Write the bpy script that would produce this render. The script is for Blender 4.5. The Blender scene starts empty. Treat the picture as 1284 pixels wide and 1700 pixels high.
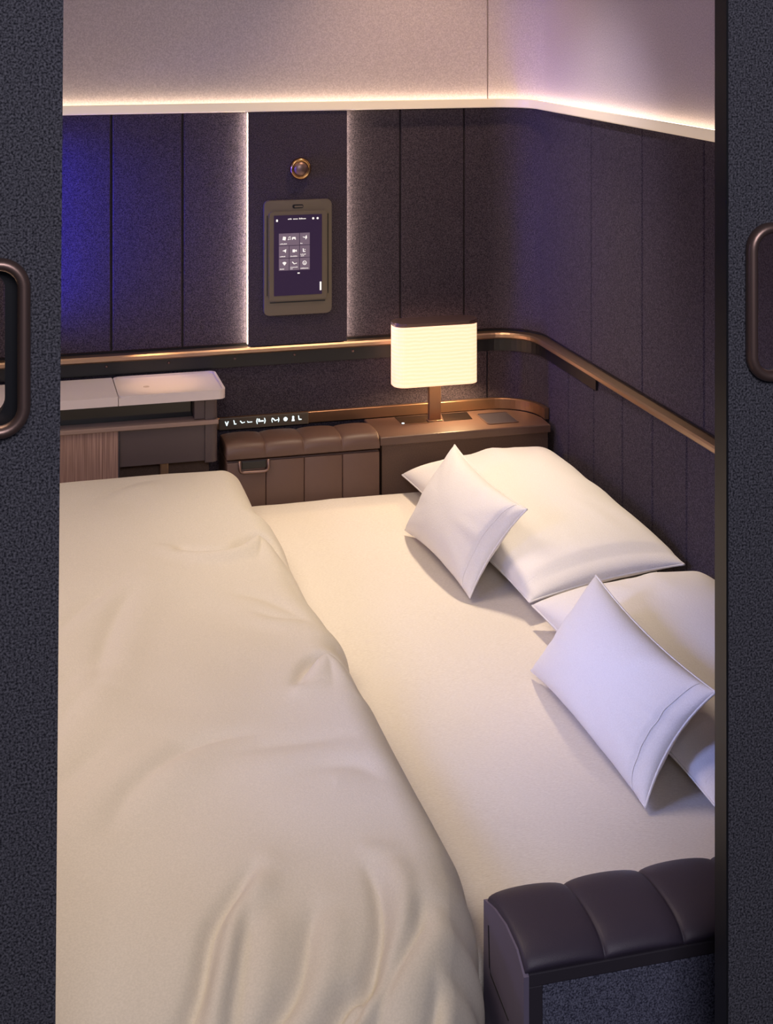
import bpy, bmesh, math, random
from mathutils import Vector, noise
random.seed(7)
R_ = math.radians
sc = bpy.context.scene
COL = sc.collection

# ---------------------------------------------------------------- camera
YAW = R_(15)
cam_d = bpy.data.cameras.new('camera')
cam = bpy.data.objects.new('camera', cam_d)
COL.objects.link(cam)
cam.location = (0, 0, 1.52)
cam.rotation_euler = (R_(90), 0, -YAW)
cam_d.sensor_fit = 'VERTICAL'
cam_d.sensor_height = 24.0
cam_d.lens = 2400 / 1700 * 24.0
cam_d.shift_y = -(850 - 15) / 1700
cam_d.clip_start = 0.02
sc.camera = cam

# ---------------------------------------------------------------- world, exposure
w = bpy.data.worlds.new('world')
sc.world = w
w.use_nodes = True
bg = w.node_tree.nodes['Background']
bg.inputs[0].default_value = (0.30, 0.32, 0.50, 1)
bg.inputs[1].default_value = 0.10
vs = sc.view_settings
vs.view_transform = 'Standard'
vs.look = 'None'
vs.exposure = 0.0
vs.gamma = 1.0
vs.use_curve_mapping = False


def light(name, kind, loc, target, power, color, size=0.3, size_y=None, cone=90, blend=1.0, spread=180):
    d = bpy.data.lights.new(name, kind)
    d.energy = power
    d.color = color
    if kind == 'AREA':
        d.shape = 'RECTANGLE'
        d.size = size
        d.size_y = size_y or size
        d.spread = R_(spread)
    else:
        d.shadow_soft_size = size
    if kind == 'SPOT':
        d.spot_size = R_(cone)
        d.spot_blend = blend
    o = bpy.data.objects.new(name, d)
    COL.objects.link(o)
    o.location = loc
    o.rotation_euler = (Vector(target) - Vector(loc)).to_track_quat('-Z', 'Y').to_euler()
    return o


# ceiling wash over the bed, reading spot by the headboard, blue mood lights, added wall and side fills, aisle light, counter downlight
light('ceiling_wash', 'AREA', (-0.35, 1.90, 2.10), (-0.20, 1.90, 0), 7.6, (1.0, 0.80, 0.60), 0.8, 0.8, spread=105)
light('reading_spot', 'SPOT', (0.92, 2.62, 1.95), (0.71, 2.28, 0.6), 66, (1.0, 0.81, 0.60), 0.07, cone=50)
light('wall_fill', 'SPOT', (0.80, 2.40, 2.12), (0.82, 2.85, 1.02), 22, (1.0, 0.68, 0.44), 0.04, cone=56)  # added warm fill for the back wall near the lamp, no fixture there
light('wall_fill', 'SPOT', (0.10, 2.20, 2.10), (1.08, 2.50, 1.12), 40, (0.80, 0.73, 1.0), 0.05, cone=32)  # unseen violet fill, added to lift the dark right wall
light('mood_blue', 'AREA', (-0.03, 2.795, 1.10), (0.22, 2.846, 1.10), 1.15, (0.02, 0.022, 1.0), 0.03, 0.34, spread=64)
light('mood_blue_front', 'AREA', (-0.22, 1.22, 1.25), (0.80, 1.75, 0.70), 0.6, (0.34, 0.43, 1.0), 0.25, 0.25, spread=42)
light('side_fill', 'AREA', (-1.15, 1.9, 1.45), (1.08, 2.1, 1.0), 1.8, (0.48, 0.44, 1.0), 0.5, 0.3, spread=90)  # general lavender fill from the left, added for the right wall and cushions
light('aisle_light', 'AREA', (0.1, -0.7, 2.2), (0.3, 1.1, 1.1), 26, (0.94, 0.90, 1.0), 1.0, 0.6)
light('counter_downlight', 'SPOT', (0.30, 2.775, 1.28), (0.30, 2.765, 0.8), 6, (1.0, 0.62, 0.32), 0.01, cone=24)


# ---------------------------------------------------------------- materials
def mat(name, base, rough=0.6, metal=0.0, speck=None, speck_scale=300, bump=0.0, bump_scale=300,
        emis=None, estr=1.0, spec=0.5, sheen=0.0, weave=None, coat=0.0):
    m = bpy.data.materials.new(name)
    m.use_nodes = True
    nt = m.node_tree
    b = nt.nodes['Principled BSDF']
    b.inputs['Base Color'].default_value = (*base, 1)
    b.inputs['Roughness'].default_value = rough
    b.inputs['Metallic'].default_value = metal
    b.inputs['Specular IOR Level'].default_value = spec
    b.inputs['Sheen Weight'].default_value = sheen
    b.inputs['Coat Weight'].default_value = coat
    if emis:
        b.inputs['Emission Color'].default_value = (*emis, 1)
        b.inputs['Emission Strength'].default_value = estr
    tc = nt.nodes.new('ShaderNodeTexCoord')
    if speck:
        n = nt.nodes.new('ShaderNodeTexNoise')
        n.inputs['Scale'].default_value = speck_scale
        n.inputs['Detail'].default_value = 3
        if weave:
            mp0 = nt.nodes.new('ShaderNodeMapping')
            mp0.inputs['Scale'].default_value = [c / 200 for c in weave]
            nt.links.new(tc.outputs['Object'], mp0.inputs['Vector'])
            nt.links.new(mp0.outputs['Vector'], n.inputs['Vector'])
        else:
            nt.links.new(tc.outputs['Object'], n.inputs['Vector'])
        r = nt.nodes.new('ShaderNodeValToRGB')
        r.color_ramp.elements[0].position = 0.36
        r.color_ramp.elements[0].color = (*base, 1)
        r.color_ramp.elements[1].position = 0.68
        r.color_ramp.elements[1].color = (*speck, 1)
        nt.links.new(n.outputs['Fac'], r.inputs['Fac'])
        nt.links.new(r.outputs['Color'], b.inputs['Base Color'])
    src = None
    if bump:
        n2 = nt.nodes.new('ShaderNodeTexNoise')
        n2.inputs['Scale'].default_value = bump_scale
        n2.inputs['Detail'].default_value = 4
        if weave:
            mp = nt.nodes.new('ShaderNodeMapping')
            mp.inputs['Scale'].default_value = weave
            nt.links.new(tc.outputs['Object'], mp.inputs['Vector'])
            nt.links.new(mp.outputs['Vector'], n2.inputs['Vector'])
        else:
            nt.links.new(tc.outputs['Object'], n2.inputs['Vector'])
        bp = nt.nodes.new('ShaderNodeBump')
        bp.inputs['Strength'].default_value = bump
        bp.inputs['Distance'].default_value = 0.002
        nt.links.new(n2.outputs['Fac'], bp.inputs['Height'])
        nt.links.new(bp.outputs['Normal'], b.inputs['Normal'])
    return m


M = {}
M['wall_dark'] = mat('dark_wall_fabric', (0.017, 0.013, 0.021), 0.85, speck=(0.088, 0.068, 0.086), speck_scale=560, bump=0.35, bump_scale=500, spec=0.3)
M['wall_light'] = mat('light_wall_fabric', (0.50, 0.43, 0.44), 0.9, speck=(0.66, 0.58, 0.58), speck_scale=420, bump=0.2, bump_scale=500, spec=0.2)
M['backing'] = mat('black_backing', (0.008, 0.007, 0.010), 0.7)
M['led_wall'] = mat('warm_edge_led', (1, 1, 1), 0.5, emis=(1.0, 0.82, 0.60), estr=28)
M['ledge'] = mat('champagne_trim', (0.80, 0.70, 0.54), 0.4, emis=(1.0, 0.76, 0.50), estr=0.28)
M['led'] = mat('warm_led', (1, 1, 1), 0.5, emis=(1.0, 0.80, 0.56), estr=6)
M['gold'] = mat('bronze_rail', (0.50, 0.335, 0.225), 0.34, metal=0.9)
M['bronze'] = mat('dark_bronze', (0.25, 0.165, 0.14), 0.40, metal=0.85)
M['black'] = mat('black_trim', (0.008, 0.008, 0.010), 0.35)
M['gloss'] = mat('black_glass', (0.006, 0.006, 0.008), 0.08)
M['door'] = mat('speckled_felt', (0.014, 0.014, 0.020), 0.95, speck=(0.125, 0.122, 0.145), speck_scale=600, bump=0.4, bump_scale=600, spec=0.2)
M['felt_blue'] = mat('blue_grey_felt', (0.028, 0.029, 0.050), 0.95, speck=(0.17, 0.175, 0.25), speck_scale=600, bump=0.4, bump_scale=600, spec=0.2)
M['stem'] = mat('brown_bronze', (0.30, 0.17, 0.10), 0.36, metal=0.8)
M['leather'] = mat('brown_leather', (0.110, 0.060, 0.044), 0.48, bump=0.12, bump_scale=900)
M['console'] = mat('brown_console', (0.098, 0.054, 0.040), 0.42, bump=0.05, bump_scale=900)
M['console_body'] = mat('brown_console_body', (0.075, 0.042, 0.029), 0.7, speck=(0.100, 0.057, 0.040), speck_scale=500)
M['sheet'] = mat('white_linen', (0.69, 0.625, 0.54), 0.9, speck=(0.79, 0.73, 0.645), speck_scale=420, bump=0.35, bump_scale=1.0, weave=(120, 700, 300), spec=0.15)
M['duvet'] = mat('beige_cotton', (0.61, 0.56, 0.475), 0.9, speck=(0.67, 0.615, 0.525), speck_scale=500, bump=0.15, bump_scale=700, spec=0.15)
M['pillow'] = mat('white_pillow_linen', (0.78, 0.75, 0.72), 0.9, speck=(0.85, 0.82, 0.79), speck_scale=400, bump=0.22, bump_scale=1.0, weave=(400, 500, 400), spec=0.15)
M['white'] = mat('white_counter', (0.66, 0.58, 0.57), 0.38)
M['cab'] = mat('taupe_cabinet', (0.085, 0.060, 0.060), 0.5)
M['shelf'] = mat('tan_shelf', (0.28, 0.19, 0.155), 0.45)
M['taupe'] = mat('olive_bezel', (0.145, 0.118, 0.080), 0.45)
M['frame'] = mat('dark_frame', (0.035, 0.030, 0.040), 0.4)
M['armbody'] = mat('plum_plastic', (0.15, 0.125, 0.185), 0.5)
M['armleather'] = mat('plum_leather', (0.044, 0.035, 0.056), 0.5, spec=0.35, bump=0.12, bump_scale=900)
M['knobring'] = mat('brass', (0.62, 0.36, 0.15), 0.25, metal=1.0)
M['screen'] = mat('lit_screen', (0.006, 0.005, 0.008), 0.5, spec=0.2, emis=(0.026, 0.012, 0.036), estr=1.0)
M['tile'] = mat('lit_tile', (0.05, 0.05, 0.06), 0.3, emis=(0.15, 0.10, 0.135), estr=1.0)
M['glyph'] = mat('lit_glyph', (0.3, 0.3, 0.3), 0.3, emis=(0.92, 0.85, 0.78), estr=1.0)
M['icon'] = mat('lit_icon', (0.3, 0.3, 0.3), 0.3, emis=(0.75, 0.95, 1.0), estr=1.6)
M['strip'] = mat('control_glass', (0.12, 0.095, 0.072), 0.3)
M['floor'] = mat('dark_carpet', (0.03, 0.026, 0.03), 0.95, speck=(0.06, 0.05, 0.06), speck_scale=300)


def wood():
    m = mat('light_wood', (0.40, 0.24, 0.18), 0.5)
    nt = m.node_tree
    b = nt.nodes['Principled BSDF']
    tc = nt.nodes.new('ShaderNodeTexCoord')
    mp = nt.nodes.new('ShaderNodeMapping')
    mp.inputs['Scale'].default_value = (380, 380, 6)
    n = nt.nodes.new('ShaderNodeTexNoise')
    n.inputs['Scale'].default_value = 1.0
    n.inputs['Detail'].default_value = 3
    r = nt.nodes.new('ShaderNodeValToRGB')
    r.color_ramp.elements[0].position = 0.35
    r.color_ramp.elements[0].color = (0.20, 0.11, 0.085, 1)
    r.color_ramp.elements[1].position = 0.66
    r.color_ramp.elements[1].color = (0.43, 0.27, 0.215, 1)
    nt.links.new(tc.outputs['Object'], mp.inputs['Vector'])
    nt.links.new(mp.outputs['Vector'], n.inputs['Vector'])
    nt.links.new(n.outputs['Fac'], r.inputs['Fac'])
    nt.links.new(r.outputs['Color'], b.inputs['Base Color'])
    return m


M['wood'] = wood()


def shade_mat():
    m = mat('lamp_shade_glow', (0.30, 0.26, 0.20), 0.6, emis=(1.0, 0.6, 0.42), estr=1.0)
    nt = m.node_tree
    b = nt.nodes['Principled BSDF']
    tc = nt.nodes.new('ShaderNodeTexCoord')
    wv = nt.nodes.new('ShaderNodeTexWave')
    wv.bands_direction = 'Z'
    wv.inputs['Scale'].default_value = 42
    wv.inputs['Distortion'].default_value = 2.5
    wv.inputs['Detail Scale'].default_value = 1.2
    r = nt.nodes.new('ShaderNodeValToRGB')
    r.color_ramp.elements[0].color = (1.4, 0.76, 0.46, 1)
    r.color_ramp.elements[1].color = (1.6, 0.89, 0.58, 1)
    nt.links.new(tc.outputs['Object'], wv.inputs['Vector'])
    nt.links.new(wv.outputs['Fac'], r.inputs['Fac'])
    nt.links.new(r.outputs['Color'], b.inputs['Emission Color'])
    return m


M['shade'] = shade_mat()


# ---------------------------------------------------------------- mesh helpers
def obj(name, bm, m, parent=None, smooth=False, loc=None):
    bmesh.ops.recalc_face_normals(bm, faces=bm.faces[:])
    me = bpy.data.meshes.new(name)
    bm.to_mesh(me)
    bm.free()
    me.materials.append(m)
    if smooth:
        for p in me.polygons:
            p.use_smooth = True
    o = bpy.data.objects.new(name, me)
    COL.objects.link(o)
    if parent:
        o.parent = parent
        p = parent
        off = Vector()
        while p:
            off += p.location
            p = p.parent
        o.location = -off          # mesh coordinates are room coordinates
    return o


def thing(name, label, cat, loc, group=None):
    o = bpy.data.objects.new(name, None)
    COL.objects.link(o)
    o.location = loc
    o.empty_display_size = 0.05
    o['label'] = label
    o['category'] = cat
    if group:
        o['group'] = group
    return o


def tag(o, label, cat, group=None):
    o['label'] = label
    o['category'] = cat
    if group:
        o['group'] = group
    return o


def struct(o):
    o['kind'] = 'structure'
    return o


def box(bm, x0, x1, y0, y1, z0, z1, bev=0.0, seg=2):
    v = [bm.verts.new((x, y, z)) for x in (x0, x1) for y in (y0, y1) for z in (z0, z1)]
    fs = [(0, 1, 3, 2), (4, 6, 7, 5), (0, 4, 5, 1), (2, 3, 7, 6), (0, 2, 6, 4), (1, 5, 7, 3)]
    f = [bm.faces.new([v[i] for i in q]) for q in fs]
    if bev:
        es = list({e for q in f for e in q.edges})
        bmesh.ops.bevel(bm, geom=es, offset=bev, segments=seg, affect='EDGES', profile=0.5)


def bx(x0, x1, y0, y1, z0, z1, bev=0.0, seg=2):
    bm = bmesh.new()
    box(bm, x0, x1, y0, y1, z0, z1, bev, seg)
    return bm


def prism(bm, pts, h0, h1, axis='z'):
    def P(p, h):
        return (p[0], p[1], h) if axis == 'z' else ((p[0], h, p[1]) if axis == 'y' else (h, p[0], p[1]))
    a = [bm.verts.new(P(p, h0)) for p in pts]
    b = [bm.verts.new(P(p, h1)) for p in pts]
    n = len(pts)
    bm.faces.new(a)
    bm.faces.new(b[::-1])
    for i in range(n):
        bm.faces.new((a[i], a[(i + 1) % n], b[(i + 1) % n], b[i]))


def rrect(x0, x1, y0, y1, r, n=6):
    pts = []
    for cx, cy, a0 in ((x1 - r, y1 - r, 0), (x0 + r, y1 - r, 90), (x0 + r, y0 + r, 180), (x1 - r, y0 + r, 270)):
        for i in range(n + 1):
            a = R_(a0 + 90 * i / n)
            pts.append((cx + r * math.cos(a), cy + r * math.sin(a)))
    return pts


def ring_prism(bm, outer, inner, h0, h1, axis='y'):
    """Solid between two loops with the same number of points."""
    def P(p, h):
        return (p[0], p[1], h) if axis == 'z' else ((p[0], h, p[1]) if axis == 'y' else (h, p[0], p[1]))
    n = len(outer)
    L = [[bm.verts.new(P(p, h)) for p in lp] for lp, h in ((outer, h0), (inner, h0), (inner, h1), (outer, h1))]
    for i in range(n):
        j = (i + 1) % n
        for k in range(4):
            A, B = L[k], L[(k + 1) % 4]
            bm.faces.new((A[i], A[j], B[j], B[i]))


def tube(bm, pts, r, closed=False, n=10, squash=1.0):
    pts = [Vector(p) for p in pts]
    N = len(pts)
    rings = []
    for i, p in enumerate(pts):
        a = pts[(i - 1) % N] if (closed or i > 0) else p
        b = pts[(i + 1) % N] if (closed or i < N - 1) else p
        t = (b - a).normalized()
        ref = Vector((0, 1, 0)) if abs(t.y) < 0.9 else Vector((0, 0, 1))
        u = t.cross(ref).normalized()
        v = u.cross(t).normalized()
        rings.append([bm.verts.new(p + u * r * math.cos(2 * math.pi * k / n) + v * r * squash * math.sin(2 * math.pi * k / n)) for k in range(n)])
    for i in range(N if closed else N - 1):
        A, B = rings[i], rings[(i + 1) % N]
        for k in range(n):
            bm.faces.new((A[k], A[(k + 1) % n], B[(k + 1) % n], B[k]))
    if not closed:
        bm.faces.new(rings[0][::-1])
        bm.faces.new(rings[-1])


def lathe_y(bm, cx, cz, prof, n=32):
    """prof: (radius, y) pairs, revolved about the y axis through (cx, cz)."""
    rings = []
    for r, y in prof:
        if r < 1e-6:
            rings.append([bm.verts.new((cx, y, cz))])
        else:
            rings.append([bm.verts.new((cx + r * math.cos(2 * math.pi * k / n), y, cz + r * math.sin(2 * math.pi * k / n))) for k in range(n)])
    for A, B in zip(rings, rings[1:]):
        for k in range(n):
            j = (k + 1) % n
            if len(A) == 1 and len(B) == 1:
                continue
            if len(A) == 1:
                bm.faces.new((A[0], B[j], B[k]))
            elif len(B) == 1:
                bm.faces.new((A[k], A[j], B[0]))
            else:
                bm.faces.new((A[k], A[j], B[j], B[k]))


def fbm(x, y, z=0.0, o=3):
    s, a = 0.0, 1.0
    for _ in range(o):
        s += a * noise.noise(Vector((x, y, z)))
        x, y, z, a = x * 2.03, y * 2.03, z * 2.03 + 7.1, a * 0.5
    return s


# ---------------------------------------------------------------- room path: back wall, rounded corner, right wall
XR, YB, XL, YF = 1.08, 2.85, -1.30, 1.12
RC = 0.10
S1 = XR - RC - XL                       # start of the arc
S2 = S1 + RC * math.pi / 2              # end of the arc
S3 = S2 + (YB - RC - YF)


def pos(s, ins):
    """Point of the wall line at arc length s, moved into the room by ins."""
    if s <= S1:
        return XL + s, YB - ins
    if s < S2:
        a = (s - S1) / RC
        return XR - RC + (RC - ins) * math.sin(a), YB - RC + (RC - ins) * math.cos(a)
    return XR - ins, YB - RC - (s - S2)


def sX(x):
    return x - XL


def sY(y):
    return S2 + (YB - RC - y)


def srange(s0, s1):
    v = {s0, s1}
    for i in range(13):
        t = S1 + (S2 - S1) * i / 12
        if s0 < t < s1:
            v.add(t)
    return sorted(v)


def sweep(bm, s0, s1, prof):
    """Closed profile of (inset, z) pairs swept along the wall line."""
    rings = []
    for s in srange(s0, s1):
        rings.append([bm.verts.new((*pos(s, i), z)) for i, z in prof])
    n = len(prof)
    for A, B in zip(rings, rings[1:]):
        for k in range(n):
            bm.faces.new((A[k], A[(k + 1) % n], B[(k + 1) % n], B[k]))
    bm.faces.new(rings[0])
    bm.faces.new(rings[-1][::-1])


def panel_bm(s0, s1, z0, z1, ins=0.006, bev=0.003, gap=0.0005):
    """Upholstered wall panel with softly rounded edges."""
    bm = bmesh.new()
    s0 += gap
    s1 -= gap
    ss = [(s0, 0), (s0 + bev * .3, .6), (s0 + bev, 1)]
    ss += [(s, 1) for s in srange(s0 + bev, s1 - bev)[1:-1]]
    ss += [(s1 - bev, 1), (s1 - bev * .3, .6), (s1, 0)]
    zz = [(z0, 0), (z0 + bev * .3, .6), (z0 + bev, 1), (z1 - bev, 1), (z1 - bev * .3, .6), (z1, 0)]
    g = [[bm.verts.new((*pos(s, ins * min(a, b)), z)) for z, b in zz] for s, a in ss]
    for i in range(len(ss) - 1):
        for j in range(len(zz) - 1):
            bm.faces.new((g[i][j], g[i + 1][j], g[i + 1][j + 1], g[i][j + 1]))
    return bm


ZL0, ZL1 = 1.317, 1.335                 # lit ledge
ZR0, ZR1 = 0.839, 0.851                 # bronze rail
ZC = 2.16


def flatwall(name, x0, x1, y0, y1, z0, z1, m):
    return struct(obj(name, bx(x0, x1, y0, y1, z0, z1), m))


flatwall('floor', XL - .05, XR + .05, -0.6, YB + .05, -0.05, 0, M['floor'])
flatwall('ceiling', XL - .05, XR + .05, YF, YB + .05, ZC, ZC + .05, M['wall_light'])
flatwall('wall_left', XL - .05, XL, YF, YB + .05, 0, ZC, M['wall_dark'])

# back wall: solid backing, then its upholstered panels
bm = bmesh.new()
sweep(bm, 0, S1, [(0.0, 0), (0.0, ZC), (-0.05, ZC), (-0.05, 0)])
wall_back = struct(obj('wall_back', bm, M['backing']))
bm = bmesh.new()
sweep(bm, S1, S3, [(0.0, 0), (0.0, ZC), (-0.05, ZC), (-0.05, 0)])
wall_right = struct(obj('wall_right', bm, M['backing']))


def wp(s0, s1, z0, z1, m, parent, name='wall_panel', **k):
    return obj(name, panel_bm(s0, s1, z0, z1, **k), m, parent)


# light upper lining
wp(0, S1, ZL1 - .015, ZC, M['wall_light'], wall_back, 'upper_lining', bev=.002, gap=.0003)
wp(S1, S3, ZL1 - .015, ZC, M['wall_light'], wall_right, 'upper_lining', bev=.002, gap=.0003)
# dark panels between the rail and the ledge
seams = [-1.30, -1.0, -0.74, -0.477, -0.2, 0.0727, 0.2102, 0.3479, 0.4755]
for a, b in zip(seams, seams[1:]):
    wp(sX(a), sX(b), ZR1 + .004, ZL0, M['wall_dark'], wall_back)
seams = [0.6745, 0.7917, 0.9289]
for a, b in zip(seams, seams[1:]):
    wp(sX(a), sX(b), ZR1 + .004, ZL0, M['wall_dark'], wall_back)
ys = [2.5222, 2.2995, 2.0728, 1.846, 1.62, 1.39, YF]
wp(sX(.9289), sY(ys[0]), ZR1 + .004, ZL0, M['wall_dark'], wall_right)
for a, b in zip(ys, ys[1:]):
    wp(sY(a), sY(b), ZR1 + .004, ZL0, M['wall_dark'], wall_right)
# below the rail
wp(0, S1, 0.0, ZR0, M['wall_dark'], wall_back)
ys = [2.6347, 2.5109, 2.3817, 2.2591, 2.1325, 2.006, 1.88, 1.754, 1.628, 1.502, 1.376, 1.25, YF]
wp(S1, sY(ys[0]), 0.0, ZR0, M['wall_dark'], wall_right)
for a, b in zip(ys, ys[1:]):
    wp(sY(a), sY(b), 0.0, ZR0, M['wall_dark'], wall_right)
# raised panel that carries the tablet, light strips on both its edges
raised = obj('raised_panel', bx(.4745, .6755, YB - .023, YB - .019, ZR1 + .002, ZL0 - .001, .001, 1), M['wall_dark'], wall_back)
obj('panel_core', bx(.4785, .6715, YB - .0195, YB, ZR1 + .003, ZL0 - .002), M['backing'], raised)
for x0, x1 in ((.4748, .4785), (.6715, .6740)):
    obj('light_strip', bx(x0, x1, YB - .0180, YB - .0085, ZR1 + .006, ZL0 - .003), M['led_wall'], raised)

# lit ledge (trim_1)
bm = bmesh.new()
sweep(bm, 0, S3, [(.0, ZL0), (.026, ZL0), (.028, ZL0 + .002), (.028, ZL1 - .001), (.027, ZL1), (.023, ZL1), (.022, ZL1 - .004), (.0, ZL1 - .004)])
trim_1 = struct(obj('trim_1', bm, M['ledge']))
bm = bmesh.new()
sweep(bm, .01, S3 - .01, [(.010, ZL1 - .004), (.019, ZL1 - .004), (.019, ZL1 - .0015), (.010, ZL1 - .0015)])
obj('light_strip', bm, M['led'], trim_1)

# bronze rail with the dark fixing band under it (trim_2)
bm = bmesh.new()
sweep(bm, 0, S3, [(.0, ZR0), (.022, ZR0), (.025, ZR0 + .003), (.025, ZR1 - .003), (.022, ZR1), (.0, ZR1)])
trim_2 = struct(obj('trim_2', bm, M['gold']))
bm = bmesh.new()
sweep(bm, 0, sY(2.49), [(.004, .812), (.011, .812), (.011, ZR0), (.004, ZR0)])
band = obj('fixing_band', bm, M['black'], trim_2)
for x in (.2, .32, .45, .57, .69):
    bm = bmesh.new()
    lathe_y(bm, x, .829, [(0, YB - .0135), (.002, YB - .0132), (.0028, YB - .011), (.0028, YB - .010)], 12)
    obj('screw', bm, M['bronze'], band, True)

# ---------------------------------------------------------------- sliding doors
YD0, YD1 = 1.10, 1.12


def curve_plate(name, outer, holes, y0, y1, m, parent=None):
    bm = bmesh.new()
    loops = []
    for lp in [outer] + holes:
        vs_ = [bm.verts.new((p[0], y0, p[1])) for p in lp]
        es = [bm.edges.new((vs_[i], vs_[(i + 1) % len(vs_)])) for i in range(len(vs_))]
        loops += es
    r = bmesh.ops.triangle_fill(bm, edges=loops, use_beauty=True)
    faces = [f for f in r['geom'] if isinstance(f, bmesh.types.BMFace)]
    e = bmesh.ops.extrude_face_region(bm, geom=faces)
    bmesh.ops.translate(bm, verts=[v for v in e['geom'] if isinstance(v, bmesh.types.BMVert)], vec=(0, y1 - y0, 0))
    return obj(name, bm, m, parent)


def handle(parent, x0, x1, z0, z1, liner):
    o = rrect(x0 + .0045, x1 - .0045, z0 + .0045, z1 - .0045, .018, 8)
    bm = bmesh.new()
    tube(bm, [(p[0], YD0 - .004, p[1]) for p in o], .0048, True, 14, 1.3)
    h = obj('door_handle', bm, M['bronze'], parent, True)
    if liner:
        a = rrect(x0 + .004, x1 - .004, z0 + .004, z1 - .004, .0175, 8)
        b = rrect(x0 + .018, x1 - .018, z0 + .0125, z1 - .0125, .012, 8)
        bm = bmesh.new()
        ring_prism(bm, a, b, YD0 + .008, YD1)
        obj('handle_liner', bm, M['black'], h)


xa, xb = .0344, .0499                    # slightly leaning edge of the left leaf
hl = rrect(-.033, .0175, 1.2098, 1.333, .018, 8)
door_1 = struct(curve_plate('door_1', [(XL, .0), (xa, .0), (xb + .001, ZC), (XL, ZC)], [hl], YD0, YD1, M['door']))
handle(door_1, -.0375, .022, 1.2053, 1.3375, True)
hr = rrect(.6123, .663, 1.2098, 1.335, .018, 8)
door_2 = struct(curve_plate('door_2', [(.5925, .0), (XR + .05, .0), (XR + .05, ZC), (.5925, ZC)], [hr], YD0, YD1, M['door']))
handle(door_2, .6078, .6675, 1.2055, 1.3395, False)
obj('edge_trim', bx(.5905, .5925, YD0 - .0003, YD1, 0, ZC), M['black'], door_2)

# ---------------------------------------------------------------- bed
ZM = 0.59
bed = thing('bed', 'wide bed made up with a white linen fitted sheet, filling the suite', 'bed', (.05, 2.0, 0))
obj('bed_base', bx(-.93, 1.06, 1.345, 2.675, 0, .40, .01), M['frame'], bed)
obj('mattress', bx(-.94, 1.06, 1.343, 2.685, .40, .575, .02, 3), M['sheet'], bed, True)


def sheet_z(x, y):
    d = min(x + .945, 1.064 - x, y - 1.340, 2.692 - y)
    r = .022
    e = max(0.0, 1 - d / r)
    z = ZM - r * (1 - math.sqrt(max(0, 1 - min(1, e) ** 2)))
    z += .0016 * fbm(x * 5, y * 4, 3.0, 3)
    z += .0025 * max(0, fbm(x * 9 + 3, y * 3, 1.0, 2)) * max(0, min(1, (y - 2.2) / .4))
    return z


bm = bmesh.new()
NX, NY = 220, 160
xs = [-.945 + 2.009 * i / NX for i in range(NX + 1)]
ysr = [1.340 + 1.352 * j / NY for j in range(NY + 1)]
g = [[bm.verts.new((x, y, sheet_z(x, y))) for y in ysr] for x in xs]
for i in range(NX):
    for j in range(NY):
        bm.faces.new((g[i][j], g[i + 1][j], g[i + 1][j + 1], g[i][j + 1]))
rim = [g[i][0] for i in range(NX + 1)] + [g[NX][j] for j in range(1, NY + 1)] + [g[i][NY] for i in range(NX - 1, -1, -1)] + [g[0][j] for j in range(NY - 1, 0, -1)]
low = [bm.verts.new((v.co.x, v.co.y, .43)) for v in rim]
for i in range(len(rim)):
    j = (i + 1) % len(rim)
    bm.faces.new((rim[i], rim[j], low[j], low[i]))
obj('fitted_sheet', bm, M['sheet'], bed, True)


# ---------------------------------------------------------------- duvet
def interp(t, tab):
    if t <= tab[0][0]:
        return tab[0][1]
    for (a, va), (b, vb) in zip(tab, tab[1:]):
        if t <= b:
            k = (t - a) / (b - a)
            k = k * k * (3 - 2 * k)
            return va + (vb - va) * k
    return tab[-1][1]


EDGE = [(1.15, .395), (1.243, .424), (1.29, .440), (1.36, .455), (1.42, .462), (1.56, .461), (1.73, .4615), (1.86, .459),
        (1.905, .458), (1.94, .467), (2.00, .460), (2.11, .452), (2.25, .452), (2.33, .4565), (2.38, .455), (2.43, .443), (2.50, .440), (2.56, .441), (2.70, .441)]

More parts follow.
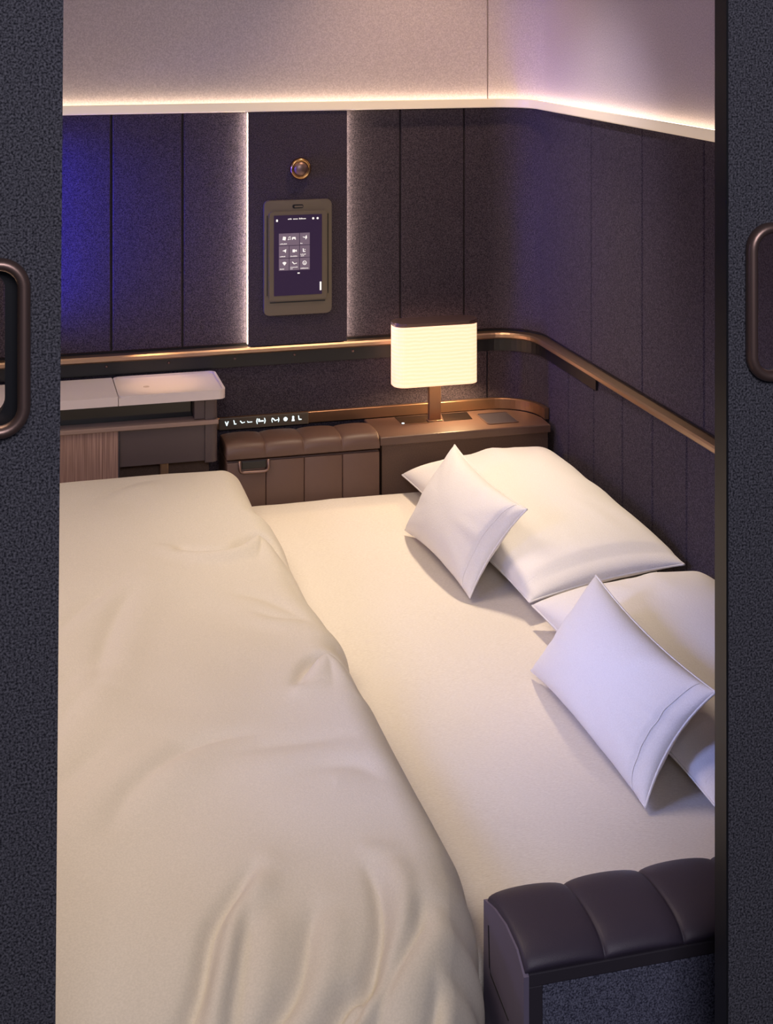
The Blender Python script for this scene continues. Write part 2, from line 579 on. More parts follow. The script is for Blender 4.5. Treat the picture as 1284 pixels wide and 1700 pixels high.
# creases: polyline of x,y, half width, depth
CRE = [
    ([(0.279, 2.275), (0.314, 2.256), (0.352, 2.256), (0.378, 2.285), (0.405, 2.300), (0.428, 2.27), (0.44, 2.20)], .012, .016),
    ([(0.335, 2.102), (0.372, 2.074), (0.403, 2.014), (0.422, 1.959)], .016, .004),
    ([(0.348, 2.037), (0.377, 2.004), (0.412, 1.99)], .012, .004),
    ([(0.364, 1.790), (0.383, 1.832), (0.405, 1.855), (0.427, 1.85), (0.445, 1.82), (0.450, 1.765)], .011, .016),
    ([(0.03, 1.98), (0.08, 2.043), (0.115, 2.099), (0.152, 2.151), (0.191, 2.205)], .014, .0045),
    ([(0.117, 1.858), (0.131, 1.945), (0.159, 2.062), (0.189, 2.14)], .016, .0055),
    ([(0.03, 1.84), (0.073, 1.87), (0.092, 1.899), (0.114, 1.921)], .022, .005),
    ([(0.04, 1.71), (0.069, 1.776), (0.091, 1.819), (0.113, 1.852)], .016, .004),
    ([(0.161, 2.503), (0.197, 2.555), (0.241, 2.588), (0.28, 2.591)], .018, .004),
    ([(0.03, 1.58), (0.074, 1.636), (0.105, 1.68), (0.144, 1.726)], .020, .005),
    ([(0.03, 1.53), (0.064, 1.579), (0.102, 1.625), (0.138, 1.667), (0.176, 1.704)], .022, .005),
    ([(0.109, 1.521), (0.135, 1.581), (0.177, 1.634), (0.211, 1.667), (0.252, 1.68), (0.292, 1.681)], .016, .006),
    ([(0.231, 1.642), (0.294, 1.645), (0.357, 1.643), (0.406, 1.643)], .022, .004),
    ([(0.318, 1.567), (0.351, 1.58), (0.388, 1.57), (0.408, 1.528)], .022, .004),
    # folds radiating towards the end of the bed
    ([(0.130, 1.165), (0.146, 1.222), (0.171, 1.277), (0.191, 1.335), (0.22, 1.38), (0.241, 1.413)], .010, .010),
    ([(0.145, 1.165), (0.160, 1.218), (0.177, 1.28), (0.202, 1.342)], .010, .005),
    ([(0.180, 1.19), (0.196, 1.248), (0.215, 1.308), (0.229, 1.356)], .011, .008),
    ([(0.235, 1.165), (0.256, 1.193), (0.293, 1.236), (0.318, 1.252), (0.343, 1.299), (0.353, 1.349), (0.352, 1.384)], .011, .013),
    ([(0.200, 1.19), (0.218, 1.22), (0.255, 1.259), (0.277, 1.312), (0.288, 1.34)], .011, .008),
    ([(0.265, 1.18), (0.283, 1.207), (0.301, 1.22), (0.331, 1.263)], .007, .007),
    ([(0.285, 1.165), (0.299, 1.186), (0.334, 1.238), (0.375, 1.291), (0.388, 1.321)], .011, .010),
    ([(0.335, 1.145), (0.347, 1.168), (0.377, 1.232)], .007, .009),
]


def dense(pl, n=5):
    P = [Vector(p) for p in pl]
    P = [P[0] * 2 - P[1]] + P + [P[-1] * 2 - P[-2]]
    out = []
    for i in range(1, len(P) - 2):
        p0, p1, p2, p3 = P[i - 1:i + 3]
        for k in range(n):
            t = k / n
            out.append(.5 * (2 * p1 + (p2 - p0) * t + (2 * p0 - 5 * p1 + 4 * p2 - p3) * t * t + (3 * p1 - p0 - 3 * p2 + p3) * t ** 3))
    out.append(P[-2])
    return [(p.x, p.y) for p in out]


CRE = [(dense(pl), wd, dep, (min(p[0] for p in pl) - wd * 6, max(p[0] for p in pl) + wd * 6, min(p[1] for p in pl) - wd * 6, max(p[1] for p in pl) + wd * 6)) for pl, wd, dep in CRE]


def seg_d(px, py, pl):
    """Distance, side and position (0..1) along a polyline."""
    best, side, pos_t = 9.0, 0.0, 0.0
    m = len(pl) - 1
    for k in range(m):
        (ax, ay), (bx_, by) = pl[k], pl[k + 1]
        dx, dy = bx_ - ax, by - ay
        t = max(0, min(1, ((px - ax) * dx + (py - ay) * dy) / (dx * dx + dy * dy)))
        qx, qy = px - ax - t * dx, py - ay - t * dy
        d = math.hypot(qx, qy)
        if d < best:
            best = d
            side = (dx * qy - dy * qx) / math.hypot(dx, dy)
            pos_t = (k + t) / m
    return best, side, pos_t


Y_FAR, Y_NEAR = 2.668, 1.165


def duvet_z(x, y):
    xe = interp(y, EDGE)
    # distance inside the outline, far right corner rounded
    dx, dy, dn = xe - x, Y_FAR - y, y - Y_NEAR
    rc = .05
    if dx < rc and dy < rc:
        d = rc - math.hypot(rc - dx, rc - dy)
    else:
        d = min(dx, dy)
    d = max(0.0, d)
    r = .060
    e = max(0.0, 1 - d / r)
    z = ZM + .004 + .078 * math.sqrt(max(0.0, 1 - e ** 2.2))
    # over the end of the bed it bends down
    t = max(0.0, 1.42 - y)
    z -= .55 * t * t * 1.6
    k = min(1.0, d / .03)
    z += .009 * max(0.0, min(1.0, (y - 2.3) / .3)) * min(1.0, d / .02)
    k *= .35 + .65 * max(0.0, min(1.0, (Y_FAR - y) / .12))
    z += k * (.010 * fbm(x * 2.2 + 4, y * 2.0, 0.3, 2) + .004 * fbm(x * 6, y * 5, 5.0, 2))
    for pl, wd, dep, (bx0, bx1, by0, by1) in CRE:
        if bx0 < x < bx1 and by0 < y < by1:
            dd, sd, tt_ = seg_d(x, y, pl)
            if dd < wd * 6:
                q = dd / wd
                sg = max(-1.0, min(1.0, sd / (.6 * wd)))
                tp = math.sin(math.pi * max(0.0, min(1.0, .06 + .90 * tt_))) ** .7
                z += k * tp * dep * (1.35 if y < 1.42 else 1.15) * (-.8 * math.exp(-(1.25 * q) ** 1.7) + (.38 - .30 * sg) * math.exp(-((q - 2.1) / 1.5) ** 2))
    return z


bm = bmesh.new()
NX, NY = 280, 300
g, h = [], []
for i in range(NX + 1):
    u = 1 - (1 - i / NX) ** 1.7
    ca, cb = [], []
    for j in range(NY + 1):
        y = Y_NEAR + (Y_FAR - Y_NEAR) * j / NY
        xe = interp(y, EDGE)
        x = -.90 + (xe + .90) * u
        z = duvet_z(x, y)
        zb = ZM + .006 if y > 1.332 else z - .03
        ca.append(bm.verts.new((x, y, max(z, zb + .002))))
        cb.append(bm.verts.new((x, y, zb)))
    g.append(ca)
    h.append(cb)
for i in range(NX):
    for j in range(NY):
        bm.faces.new((g[i][j], g[i + 1][j], g[i + 1][j + 1], g[i][j + 1]))
        bm.faces.new((h[i][j], h[i][j + 1], h[i + 1][j + 1], h[i + 1][j]))


def rim_of(q):
    return [q[i][0] for i in range(NX + 1)] + [q[NX][j] for j in range(1, NY + 1)] + [q[i][NY] for i in range(NX - 1, -1, -1)] + [q[0][j] for j in range(NY - 1, 0, -1)]


ra, rb = rim_of(g), rim_of(h)
for i in range(len(ra)):
    j = (i + 1) % len(ra)
    bm.faces.new((ra[i], ra[j], rb[j], rb[i]))
duvet = obj('duvet', bm, M['duvet'], None, True)
tag(duvet, 'thick beige cotton duvet spread over the left half of the bed', 'duvet')


# ---------------------------------------------------------------- pillows
def pillow(name, label, c, thick, group, flat=1.0, seed=0, flange=0.0, down=0.6, pinch=.07, n=44, ex=.42, hemw=.86):
    """c: four corner points in order; the front side faces up (cross product of the edges)."""
    c = [Vector(p) for p in c]
    nrm = (c[1] - c[0]).cross(c[3] - c[0]).normalized()
    root = thing(name, label, 'pillow', (c[0] + c[1] + c[2] + c[3]) / 4, group)
    bm = bmesh.new()

    def P(u, v, s):
        uu = u * (1 - pinch * (1 - v * v) * abs(u) ** 2)
        vv = v * (1 - pinch * (1 - u * u) * abs(v) ** 2)
        a, b = (uu + 1) / 2, (vv + 1) / 2
        p = c[0] * (1 - a) * (1 - b) + c[1] * a * (1 - b) + c[2] * a * b + c[3] * (1 - a) * b
        h = ((1 - u ** 2) * (1 - v ** 2))
        h = h ** ex if h > 0 else 0
        st = max(0.0, min(1.0, (u - hemw + .012) / .024))
        h *= 1 - .22 * st * st * (3 - 2 * st)
        wr = 0
        m = max(abs(u), abs(v))
        if m < .999:
            ang = math.atan2(v, u)
            wr = .16 * m * m * noise.noise(Vector((math.cos(ang) * 4 + seed, math.sin(ang) * 4, m * .8))) * h
            wr += .05 * noise.noise(Vector((u * 2 + seed, v * 2, 3.3))) * h
        return p + nrm * s * thick * (h * (1 if s > 0 else down) + wr)

    us = [math.sin(math.pi / 2 * (2 * i / n - 1)) for i in range(n + 1)]
    top = [[None] * (n + 1) for _ in range(n + 1)]
    bot = [[None] * (n + 1) for _ in range(n + 1)]
    for i, u in enumerate(us):
        for j, v in enumerate(us):
            top[i][j] = bm.verts.new(P(u, v, 1))
            bot[i][j] = top[i][j] if i in (0, n) or j in (0, n) else bm.verts.new(P(u, v, -1))
    for i in range(n):
        for j in range(n):
            bm.faces.new((top[i][j], top[i + 1][j], top[i + 1][j + 1], top[i][j + 1]))
            f = (bot[i][j], bot[i][j + 1], bot[i + 1][j + 1], bot[i + 1][j])
            if len(set(f)) == 4:
                try:
                    bm.faces.new(f)
                except ValueError:
                    pass
    obj('pillow_case', bm, M['pillow'], root, True)
    # stitched hem running round the edge
    bm = bmesh.new()
    loop = []
    m_ = 24
    for (a0, b0), (a1, b1) in (((-1, -1), (1, -1)), ((1, -1), (1, 1)), ((1, 1), (-1, 1)), ((-1, 1), (-1, -1))):
        for i in range(m_):
            t = i / m_
            t = .5 - .5 * math.cos(math.pi * t)
            loop.append(P(a0 + (a1 - a0) * t, b0 + (b1 - b0) * t, 0))
    tube(bm, loop, .0016, True, 6)
    tube(bm, [P(hemw, -.97 + 1.94 * i / 40, 1) for i in range(41)], .0006, False, 6)
    obj('hem', bm, M['pillow'], root, True)
    return root


pillow('sleeping_pillow', 'large white pillow at the lamp end of the bed, under the farther small cushion',
       [(.7505, 2.684, .622), (.7776, 2.062, .620), (1.056, 2.104, .634), (1.037, 2.668, .652)], .066, 'large pillows', seed=1, down=.5, ex=.40, pinch=.05, hemw=.89)
pillow('sleeping_pillow', 'large white pillow nearest the door frame, under the nearer small cushion',
       [(.7754, 2.045, .622), (.7815, 1.480, .620), (1.056, 1.50, .634), (1.042, 2.025, .650)], .066, 'large pillows', seed=5, down=.5, ex=.40, pinch=.05, hemw=.89)
pillow('scatter_cushion', 'small white cushion leaning on the large pillow nearest the lamp',
       [(.693, 2.457, .600), (.711, 2.149, .600), (.795, 2.120, .740), (.785, 2.460, .742)], .042, 'small cushions', seed=9, down=.6, pinch=.11)
pillow('scatter_cushion', 'small white cushion leaning on the large pillow nearest the door frame',
       [(.7154, 1.890, .600), (.7197, 1.532, .600), (.7906, 1.497, .740), (.792, 1.843, .742)], .042, 'small cushions', seed=13, down=.6, pinch=.11)


# ---------------------------------------------------------------- quilted lids
def quilted(x_edges, prof, r_end=.004, puff=.006):
    """Channel-quilted lid: prof is a closed (y, z) outline, swollen in each channel between the x edges."""
    bm = bmesh.new()
    cy = sum(p[0] for p in prof) / len(prof)
    zb = min(p[1] for p in prof)
    rings = []
    for a, b in zip(x_edges, x_edges[1:]):
        N = 14
        for i in range(N + (1 if b == x_edges[-1] else 0)):
            t = i / N
            t = .5 - .5 * math.cos(math.pi * t)
            x = a + (b - a) * t
            q = max(0, 1 - (2 * t - 1) ** 2) ** .45
            ring = []
            for y, z in prof:
                k = puff * (q - 1)
                hz = max(0, min(1, (z - zb) / .02))
                vy = (y - cy)
                ny = max(-1, min(1, vy / .04))
                ring.append(bm.verts.new((x, y + k * .8 * ny * hz, z + k * hz)))
            rings.append(ring)
    n = len(prof)
    for A, B in zip(rings, rings[1:]):
        for k in range(n):
            bm.faces.new((A[k], A[(k + 1) % n], B[(k + 1) % n], B[k]))
    bm.faces.new(rings[0])
    bm.faces.new(rings[-1][::-1])
    return bm


def smoothprof(pts, n=5):
    """Catmull-Rom through an open outline; returns a dense outline."""
    out = []
    P = [pts[0]] + pts + [pts[-1]]
    for i in range(1, len(P) - 2):
        p0, p1, p2, p3 = P[i - 1], P[i], P[i + 1], P[i + 2]
        for k in range(n):
            t = k / n
            out.append(tuple(.5 * ((2 * p1[d]) + (-p0[d] + p2[d]) * t + (2 * p0[d] - 5 * p1[d] + 4 * p2[d] - p3[d]) * t * t + (-p0[d] + 3 * p1[d] - 3 * p2[d] + p3[d]) * t ** 3) for d in (0, 1)))
    out.append(pts[-1])
    return out


# leather chest against the back wall
chest = thing('storage_chest', 'brown leather chest with quilted lid between the cabinet and the console', 'chest', (.56, 2.75, 0))
xe = [.4124, .4873, .5612, .6362, .7100]
b_ = obj('body', bx(.4124, .7100, 2.704, 2.80, 0, .668, .003), M['leather'], chest)
for a, b in zip(xe, xe[1:]):
    obj('front_panel', bx(a + .0004, b - .0004, 2.6995, 2.706, .42, .666, .0018, 2), M['leather'], b_, True)
pf = smoothprof([(2.699, .672), (2.6985, .684), (2.702, .694), (2.712, .7005), (2.735, .7025), (2.770, .7015), (2.786, .699), (2.790, .692), (2.790, .672)])
obj('lid', quilted(xe, pf, puff=.004), M['leather'], chest, True)
o = [(.4365, .670), (.4365, .655), (.4385, .6495), (.444, .6475), (.484, .6475), (.4895, .6495), (.4915, .655), (.4915, .670)]
bm = bmesh.new()
tube(bm, [(x, 2.696, z) for x, z in o], .0030, False, 8)
hd = obj('chest_handle', bm, M['bronze'], chest, True)
obj('latch', bx(.441, .487, 2.6965, 2.700, .654, .668, .001), M['black'], hd)

# ---------------------------------------------------------------- armrest chest by the door
arm = thing('armrest_box', 'dark quilted leather armrest box in the foreground beside the right door', 'armrest', (.7, 1.27, 0))
AX0, AX1, AY0, AY1 = .4536, 1.06, 1.215, 1.326
pts = smoothprof([(AY0 + .001, .658), (AY0 - .001, .664), (AY0 + .006, .6715), (AY0 + .022, .6775), (AY0 + .05, .680), (AY0 + .08, .6785), (AY0 + .1, .673), (AY1 - .002, .666), (AY1, .655)])
xe = [AX0 + .001, .5315, .6103, .689, .768, .847, .926, 1.005, AX1]
obj('lid', quilted(xe, pts + [(AY1 - .01, .645), (AY0 + .01, .645)], puff=.005), M['armleather'], arm, True)
bm = bmesh.new()
side = [(AY0, .0), (AY0, .655), (AY0 + .02, .668), (AY0 + .05, .672), (AY1 - .03, .668), (AY1, .659), (AY1, .0)]
prism(bm, side, AX0 - .001, AX0 + .004, 'x')
sp = obj('side_panel', bm, M['armbody'], arm)
bm = bmesh.new()
tube(bm, [(AX0 - .001, y, z) for y, z in ((AY1 - .015, .643), (AY1 - .018, .605), (AY1 - .022, .600), (AY0 + .04, .590))], .0008, False, 6)
obj('seam', bm, M['black'], sp)
obj('core', bx(AX0 + .004, AX1, AY0 + .006, AY1, 0, .6465), M['frame'], arm)
bm = bmesh.new()
box(bm, AX0 + .004, AX1, AY0, AY0 + .012, .645, .657, .001)
box(bm, AX0 + .004, AX0 + .017, AY0, AY0 + .012, 0, .6455, .001)
obj('front_frame', bm, M['frame'], arm)
obj('front_panel', bx(AX0 + .0175, AX1, AY0 + .002, AY0 + .012, .02, .6445, .002), M['felt_blue'], arm)

# ---------------------------------------------------------------- side console
con = thing('side_console', 'brown console in the back right corner carrying the lamp', 'console', (.89, 2.76, 0))


def console_outline(ins):
    pts = [(.7114 + ins, 2.7000 + ins), (1.062 - ins, 2.7000 + ins)]
    for i in range(9):
        a = R_(90 * i / 8)
        r = RC - .018 - ins
        pts.append((XR - RC + r * math.cos(a), YB - RC + .0 + r * math.sin(a)))
    pts.append((.7114 + ins, YB - .018 - ins))
    return pts


bm = bmesh.new()
prism(bm, console_outline(.004), 0, .676)
obj('body', bm, M['console_body'], con)
bm = bmesh.new()
prism(bm, console_outline(0), .6765, .692)
bmesh.ops.bevel(bm, geom=[e for e in bm.edges if abs(e.verts[0].co.z - .692) < 1e-5 and abs(e.verts[1].co.z - .692) < 1e-5], offset=.003, segments=3, affect='EDGES', profile=.5)
top = obj('worktop', bm, M['console'], con)
bm = bmesh.new()
prism(bm, [(.7755, 2.772), (.8325, 2.772), (.8455, 2.826), (.774, 2.826)], .692, .6926)
pad = obj('charging_pad', bm, M['gloss'], top)
bm = bmesh.new()
prism(bm, [(.775, 2.7705), (.8335, 2.7705), (.8335, 2.772), (.775, 2.772)], .692, .6932)
obj('bright_edge', bm, M['gold'], pad)
bm = bmesh.new()
lathe_y(bm, 0, 0, [(0, .0), (.003, .0), (.003, .0008), (0, .0012)], 12)
for v in bm.verts:
    v.co = Vector((.779 + v.co.x, 2.7795 + v.co.z, .6926 + v.co.y))
obj('status_light', bm, M['icon'], pad)
bm = bmesh.new()
prism(bm, [(.863, 2.774), (.923, 2.774), (.928, 2.826), (.873, 2.826)], .692, .6926)
obj('charging_pad', bm, M['gloss'], top)
bm = bmesh.new()
ring_prism(bm, rrect(.940, 1.008, 2.728, 2.806, .008), rrect(.942, 1.006, 2.730, 2.804, .007), .692, .6935, 'z')
tr = obj('tray', bm, M['console'], top)
bm = bmesh.new()
prism(bm, rrect(.942, 1.006, 2.730, 2.804, .007), .6921, .6925)
obj('tray_floor', bm, M['frame'], tr)  # dark colour stands in for the shade down in the pocket
# metal strip along the back of chest and console, following the corner
bm = bmesh.new()
sweep(bm, sX(.41), sY(2.735), [(.008, .692), (.016, .692), (.017, .693), (.017, .713), (.016, .714), (.008, .714)])
struct(obj('trim_3', bm, M['stem']))

# lit control strip
ctl = thing('control_panel', 'black strip of white lit seat control icons above the leather chest', 'control panel', (.51, YB - .02, .70))
bm = bmesh.new()
box(bm, .418, .597, YB - .0205, YB - .0165, .6915, .7145, .001)
obj('panel', bm, M['strip'], ctl)
YI = YB - .0207


def glyph(polys, x, z, s, y, m, parent, name='icon'):
    bm = bmesh.new()
    for pl in polys:
        prism(bm, [(x + a * s, z + b * s) for a, b in pl], y, y - .0006, 'y')
    return obj(name, bm, m, parent)


def ringpoly(n=14, r0=.75, r1=1.0):
    out = []
    for i in range(n):
        a, b = 2 * math.pi * i / n, 2 * math.pi * (i + 1) / n
        out.append([(r0 * math.cos(a), r0 * math.sin(a)), (r1 * math.cos(a), r1 * math.sin(a)), (r1 * math.cos(b), r1 * math.sin(b)), (r0 * math.cos(b), r0 * math.sin(b))])
    return out


def rect(x0, x1, z0, z1):
    return [(x0, z0), (x1, z0), (x1, z1), (x0, z1)]


def disc(cx=0, cz=0, r=1, n=14):
    return [(cx + r * math.cos(2 * math.pi * i / n), cz + r * math.sin(2 * math.pi * i / n)) for i in range(n)]


G_V = [[(-.8, .8), (-.4, .8), (0, -.2), (.4, .8), (.8, .8), (.15, -1), (-.15, -1)]]
G_SEATUP = [[(-.5, 1), (-.15, 1), (.15, -.3), (-.2, -.3)], [(-.2, -.3), (.7, -.3), (.7, -.6), (-.2, -.6)]]
G_RECL = [[(-1, .5), (-.7, .7), (0, -.1), (-.2, -.4)], [(-.2, -.4), (1, -.1), (1, .15), (0, -.1)]]
G_FLAT = [[(-1, .3), (-.8, .4), (-.5, -.05), (-.8, -.15)], rect(-.8, 1, -.25, .02)]
G_BED = [rect(-.8, .8, -.2, .15), disc(-.55, .45, .25)]
G_PAR = [[(-1.15, .8), (-.95, .8), (-1.12, 0), (-.95, -.8), (-1.15, -.8), (-1.4, 0)]]
G_PARR = [[(-x, z) for x, z in pl] for pl in G_PAR]
G_DOT = [disc(0, 0, .8)]
G_PERSON = [disc(0, .55, .4), [(-.55, -.9), (.55, -.9), (.3, .15), (-.3, .15)]]
G_SEATL = [[(-.7, 1), (-.4, 1), (-.2, -.2), (.7, -.4), (.7, -.7), (-.45, -.7)]]
row = [(G_V, .4325, .7), (G_SEATUP, .4480, .75), (G_RECL, .4635, .75), (G_FLAT, .4780, .75), (G_BED + G_PAR + G_PARR, .5005, 1.0),
       (G_RECL + [[(x, z) for x, z in pl] for pl in G_PAR + G_PARR], .5295, .85), (G_DOT, .5500, .75), (G_PERSON, .5655, .8), (G_SEATL, .5790, .75)]
for gl, x, s in row:
    glyph(gl, x, .7045, s * .0068, YI, M['icon'], ctl)

# ---------------------------------------------------------------- table lamp
lamp = thing('table_lamp', 'table lamp with glowing cream rectangular shade and bronze stem on the console', 'lamp', (.846, 2.785, .6926))
obj('stem', bx(.8335, .8585, 2.779, 2.791, .6926, .80, .0015), M['stem'], lamp)
obj('foot', bx(.831, .861, 2.776, 2.794, .6922, .6945, .001), M['gold'], lamp)
SH = rrect(.758, .932, 2.755, 2.813, .022, 8)
SHI = rrect(.760, .930, 2.757, 2.811, .020, 8)
bm = bmesh.new()
ring_prism(bm, SH, SHI, .769, .889, 'z')
obj('lamp_shade', bm, M['shade'], lamp)
bm = bmesh.new()
prism(bm, rrect(.757, .933, 2.754, 2.814, .023, 8), .889, .8955)
bmesh.ops.bevel(bm, geom=[e for e in bm.edges if e.verts[0].co.z > .895 and e.verts[1].co.z > .895], offset=.003, segments=2, affect='EDGES')
obj('top_cap', bm, M['bronze'], lamp)
bulb = bpy.data.lights.new('bulb_light', 'POINT')
bulb.energy = 2.6
bulb.color = (1.0, .70, .38)
bulb.shadow_soft_size = .015
bo = bpy.data.objects.new('bulb_light', bulb)
COL.objects.link(bo)
bo.location = (.895, 2.785, .80)

# ---------------------------------------------------------------- wall tablet
tab = thing('wall_tablet', 'lit touch screen tablet in an olive holder on the raised wall panel', 'tablet', (.573, YB - .022, .912))
Y0 = YB - .023
bm = bmesh.new()
ring = rrect(.505, .642, .9135, 1.1405, .010, 6)
prism(bm, ring, Y0, Y0 - .008, 'y')
bmesh.ops.bevel(bm, geom=[e for e in bm.edges if e.verts[0].co.y < Y0 - .007 and e.verts[1].co.y < Y0 - .007], offset=.0015, segments=2, affect='EDGES')
hold = obj('holder', bm, M['taupe'], tab)
bm = bmesh.new()
prism(bm, rrect(.562, .584, 1.1245, 1.1320, .0030, 5), Y0 - .008, Y0 - .0085, 'y')
sl = obj('camera_slot', bm, M['black'], hold)
bm = bmesh.new()
prism(bm, rrect(.566, .583, 1.1262, 1.1295, .0014, 5), Y0 - .0085, Y0 - .009, 'y')
obj('slot_cover', bm, M['taupe'], sl)
for x in (.5105, .6335):
    bm = bmesh.new()
    prism(bm, rrect(x, x + .0016, .953, 1.112, .0007, 3), Y0 - .008, Y0 - .0084, 'y')
    obj('side_slot', bm, M['black'], hold)
bm = bmesh.new()
prism(bm, rrect(.5165, .6285, .9380, .9400, .0008, 3), Y0 - .008, Y0 - .0084, 'y')
obj('lower_slot', bm, M['black'], hold)
bm = bmesh.new()
prism(bm, rrect(.5145, .6305, .9430, 1.1190, .006, 6), Y0 - .008, Y0 - .012, 'y')
bmesh.ops.bevel(bm, geom=[e for e in bm.edges if e.verts[0].co.y < Y0 - .011 and e.verts[1].co.y < Y0 - .011], offset=.001, segments=2, affect='EDGES')
obj('tablet_body', bm, M['taupe'], tab)
YS = Y0 - .012
bm = bmesh.new()
prism(bm, rrect(.5240, .6210, .9530, 1.1118, .0008, 2), YS, YS - .0008, 'y')
scr = obj('screen', bm, M['screen'], tab)
YT = YS - .0008


def word(x0, x1, z, h, y, parent, n=None):
    """Line of tiny print too small to read: a row of letter strokes."""
    bm = bmesh.new()
    x = x0
    while x < x1 - .0004:
        wd = random.uniform(.0007, .0012)
        hh = h * random.choice((.65, .65, 1.0))
        prism(bm, [(x, z), (x + wd, z), (x + wd, z + hh), (x, z + hh)], y, y - .0003, 'y')
        x += wd + .00045
    return obj('caption', bm, M['glyph'], parent)


G_FILM = [[(-.8, -.6), (.6, -.9), (.9, .7), (-.5, 1.0)]]
G_NOTE = [disc(-.5, -.6, .28, 8), disc(.5, -.5, .28, 8), rect(-.32, -.18, -.6, .7), rect(.66, .8, -.5, .9), [(-.32, .5), (.8, .7), (.8, 1.0), (-.32, .8)]]
G_PAD = [[(-1, -.7), (-.6, -.7), (-.3, -.2), (.3, -.2), (.6, -.7), (1, -.7), (.8, .6), (-.8, .6)]]
G_FOOD = [[(.1, -.7), (.7, 0), (.5, 1.1), (0, .4)], [(-1.2, .5), (-.2, .4), (-.1, 0), (-.6, .1)]]
G_PLANE = [[(-1, .1), (.9, .9), (.6, -.9), (.1, -.2)]]
G_CAM = [rect(-1, .2, -.7, .6), [(.3, -.2), (1, -.6), (1, .5), (.3, .2)]]
G_SEATI = [[(-.7, 1), (-.3, 1), (-.1, -.4), (.7, -.4), (.7, -.8), (-.6, -.8)], rect(.2, .8, .3, .55)]
G_WIFI = [[(-1, .4), (-.5, .75), (0, .85), (.5, .75), (1, .4), (0, -.9)]]
G_FACE = ringpoly(14, .72, 1.0) + [rect(-.4, .4, -.1, .1), rect(-.3, .3, -.45, -.3)]
tw, th = .0200, .0237
X0, Z0 = .5338, 1.0760


tile_specs = [(0, 0, 2, [(G_FILM, .0105, .0042), (G_NOTE, .0205, .0036), (G_PAD, .0300, .0040)], [(.002, .016)]),
              (2, 0, 1, [(G_FOOD, .0110, .0050)], [(.001, .006)]),
              (0, 1, 1, [(G_PLANE, .0110, .0042)], [(.002, .012)]), (1, 1, 1, [(G_CAM, .0105, .0042)], [(.002, .016)]),
              (2, 1, 1, [(G_SEATI, .0085, .0038)], [(.002, .008), (.001, .012)]),
              (0, 2, 1, [(G_WIFI, .0110, .0042)], [(.002, .010)]), (1, 2, 1, [(G_RECL, .0100, .0050)], [(.002, .007), (.002, .017)]),
              (2, 2, 1, [(G_FACE, .0095, .0042)], [(.001, .017)])]
for sp_ in tile_specs:
    cx, cr, span, glyphs, caps = sp_
    x0 = X0 + cx * (tw + .0011)
    x1 = x0 + span * tw + (span - 1) * .0011
    z1 = Z0 - cr * (th + .0011)
    bm = bmesh.new()
    prism(bm, rect(x0, x1, z1 - th, z1), YT, YT - .0004, 'y')
    obj('tile', bm, M['tile'], scr)
    for gl, dx, s in glyphs:
        glyph(gl, x0 + dx, z1 - .0100, s, YT - .0004, M['glyph'], scr)
    for k, (a, b) in enumerate(caps):
        word(x0 + a, x0 + b, z1 - .0215 + k * .0030, .0018, YT - .0004, scr)
word(.552, .560, 1.1030, .0028, YT, scr)
word(.5625, .572, 1.1030, .0028, YT, scr)
word(.5745, .589, 1.1030, .0028, YT, scr)
glyph([disc(0, .2, .8), rect(-.7, .7, -1, 0)], .5300, 1.1020, .0024, YT, M['glyph'], scr)
glyph([disc(0, 0, 1)], .6030, 1.1040, .0022, YT, M['glyph'], scr)
glyph([disc(0, 0, 1)], .6120, 1.1040, .0022, YT, M['glyph'], scr)
glyph([rect(-1, 1, -.5, .5)], .5735, .9965, .0022, YT, M['glyph'], scr)
glyph([rect(-1, 1, -5, 5)], .6180, .9690, .0017, YT, M['glyph'], scr)

# round brass knob above the tablet
kn = thing('coat_hook', 'round brass disc hook on the wall above the tablet', 'hook', (.578, YB - .022, 1.203))
bm = bmesh.new()
lathe_y(bm, .578, 1.203, [(0, Y0), (.019, Y0), (.0215, Y0 - .004), (.0215, Y0 - .012), (.019, Y0 - .016), (.0165, Y0 - .016), (.015, Y0 - .0135), (0, Y0 - .0135)])
obj('rim', bm, M['knobring'], kn, True)
bm = bmesh.new()
lathe_y(bm, .578, 1.203, [(.0148, Y0 - .0130), (.013, Y0 - .0165), (.007, Y0 - .019), (0, Y0 - .0195)])
obj('cap', bm, M['bronze'], kn, True)

# ---------------------------------------------------------------- cabinet with white top on the left
cab = thing('side_cabinet', 'taupe cabinet with pale countertop and wood front against the back wall', 'cabinet', (.0, 2.77, 0))
CX0 = -1.25
YC = 2.700


def slab_outline(x0, x1, y0, y1, r):
    pts = [(x0, y1), (x0, y0)]
    for i in range(9):
        a = R_(-90 + 90 * i / 8)
        pts.append((x1 - r + r * math.cos(a), y0 + r + r * math.sin(a)))
    pts += [(x1, y1)]
    return pts


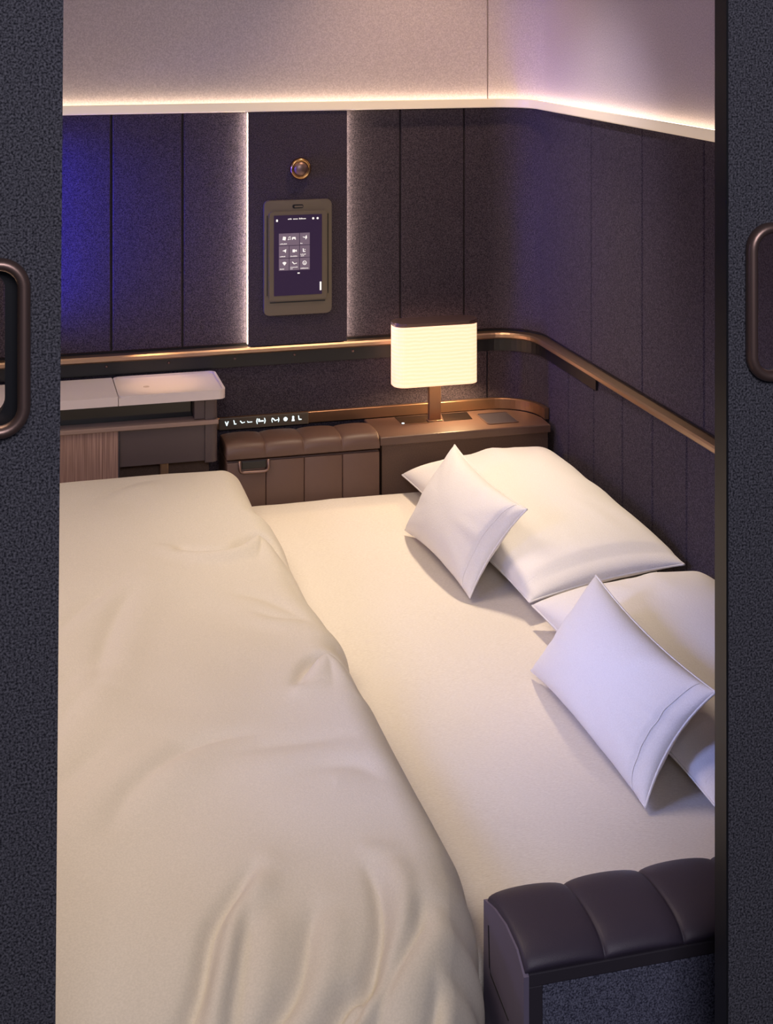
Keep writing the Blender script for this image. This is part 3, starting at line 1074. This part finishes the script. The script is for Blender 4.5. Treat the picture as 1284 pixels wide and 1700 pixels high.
bm = bmesh.new()
prism(bm, slab_outline(CX0, .2100, 2.681, 2.828, .0005), .7935, .810)
bmesh.ops.bevel(bm, geom=[e for e in bm.edges if e.verts[0].co.z > .809 and e.verts[1].co.z > .809], offset=.0015, segments=2, affect='EDGES')
obj('countertop', bm, M['white'], cab)
bm = bmesh.new()
prism(bm, slab_outline(.2112, .4085, 2.681, 2.828, .014), .7935, .8075)
tt = obj('tray_top', bm, M['white'], cab)
bm = bmesh.new()
o_ = rrect(.2112, .4085, 2.681, 2.828, .013, 8)
i_ = rrect(.2150, .4040, 2.6855, 2.8240, .010, 8)
ring_prism(bm, o_, i_, .8074, .8108, 'z')
obj('raised_rim', bm, M['white'], tt)
bm = bmesh.new()
ring_prism(bm, [(.2680 + .0055 * math.cos(a * math.pi / 12), 2.752 + .0055 * math.sin(a * math.pi / 12)) for a in range(24)],
           [(.2680 + .0045 * math.cos(a * math.pi / 12), 2.752 + .0045 * math.sin(a * math.pi / 12)) for a in range(24)], .8075, .8077, 'z')
box(bm, .2655, .2705, 2.7512, 2.7528, .8075, .8077)
obj('charging_mark', bm, M['shelf'], tt)
obj('carcass', bx(CX0, .385, YC + .05, 2.826, 0, .7935), M['cab'], cab)
bm = bmesh.new()
prism(bm, slab_outline(.372, .3960, YC - .001, 2.826, .012), .672, .7935)
obj('corner_post', bm, M['cab'], cab, False)
obj('niche_back', bx(CX0, .372, YC + .03, YC + .05, .752, .7935), M['gloss'], cab)
obj('niche_divider', bx(.352, .372, YC + .002, YC + .05, .7525, .7935, .001), M['cab'], cab)
obj('shelf', bx(CX0, .3965, YC - .006, YC + .05, .7435, .7515, .001), M['shelf'], cab)
obj('wood_panel', bx(CX0, .2115, YC, YC + .05, .02, .7435), M['wood'], cab)
obj('panel_edge', bx(.2115, .2140, YC - .001, YC + .05, .02, .7435), M['frame'], cab)
obj('dark_panel', bx(.2140, .3720, YC + .002, YC + .05, .6745, .7435, .001), M['cab'], cab)
obj('lower_recess', bx(.2140, .3840, YC + .035, YC + .05, .02, .6745), M['console_body'], cab)
obj('peg', bx(.2895, .3055, YC + .012, YC + .035, .648, .6765, .002), M['gold'], cab)
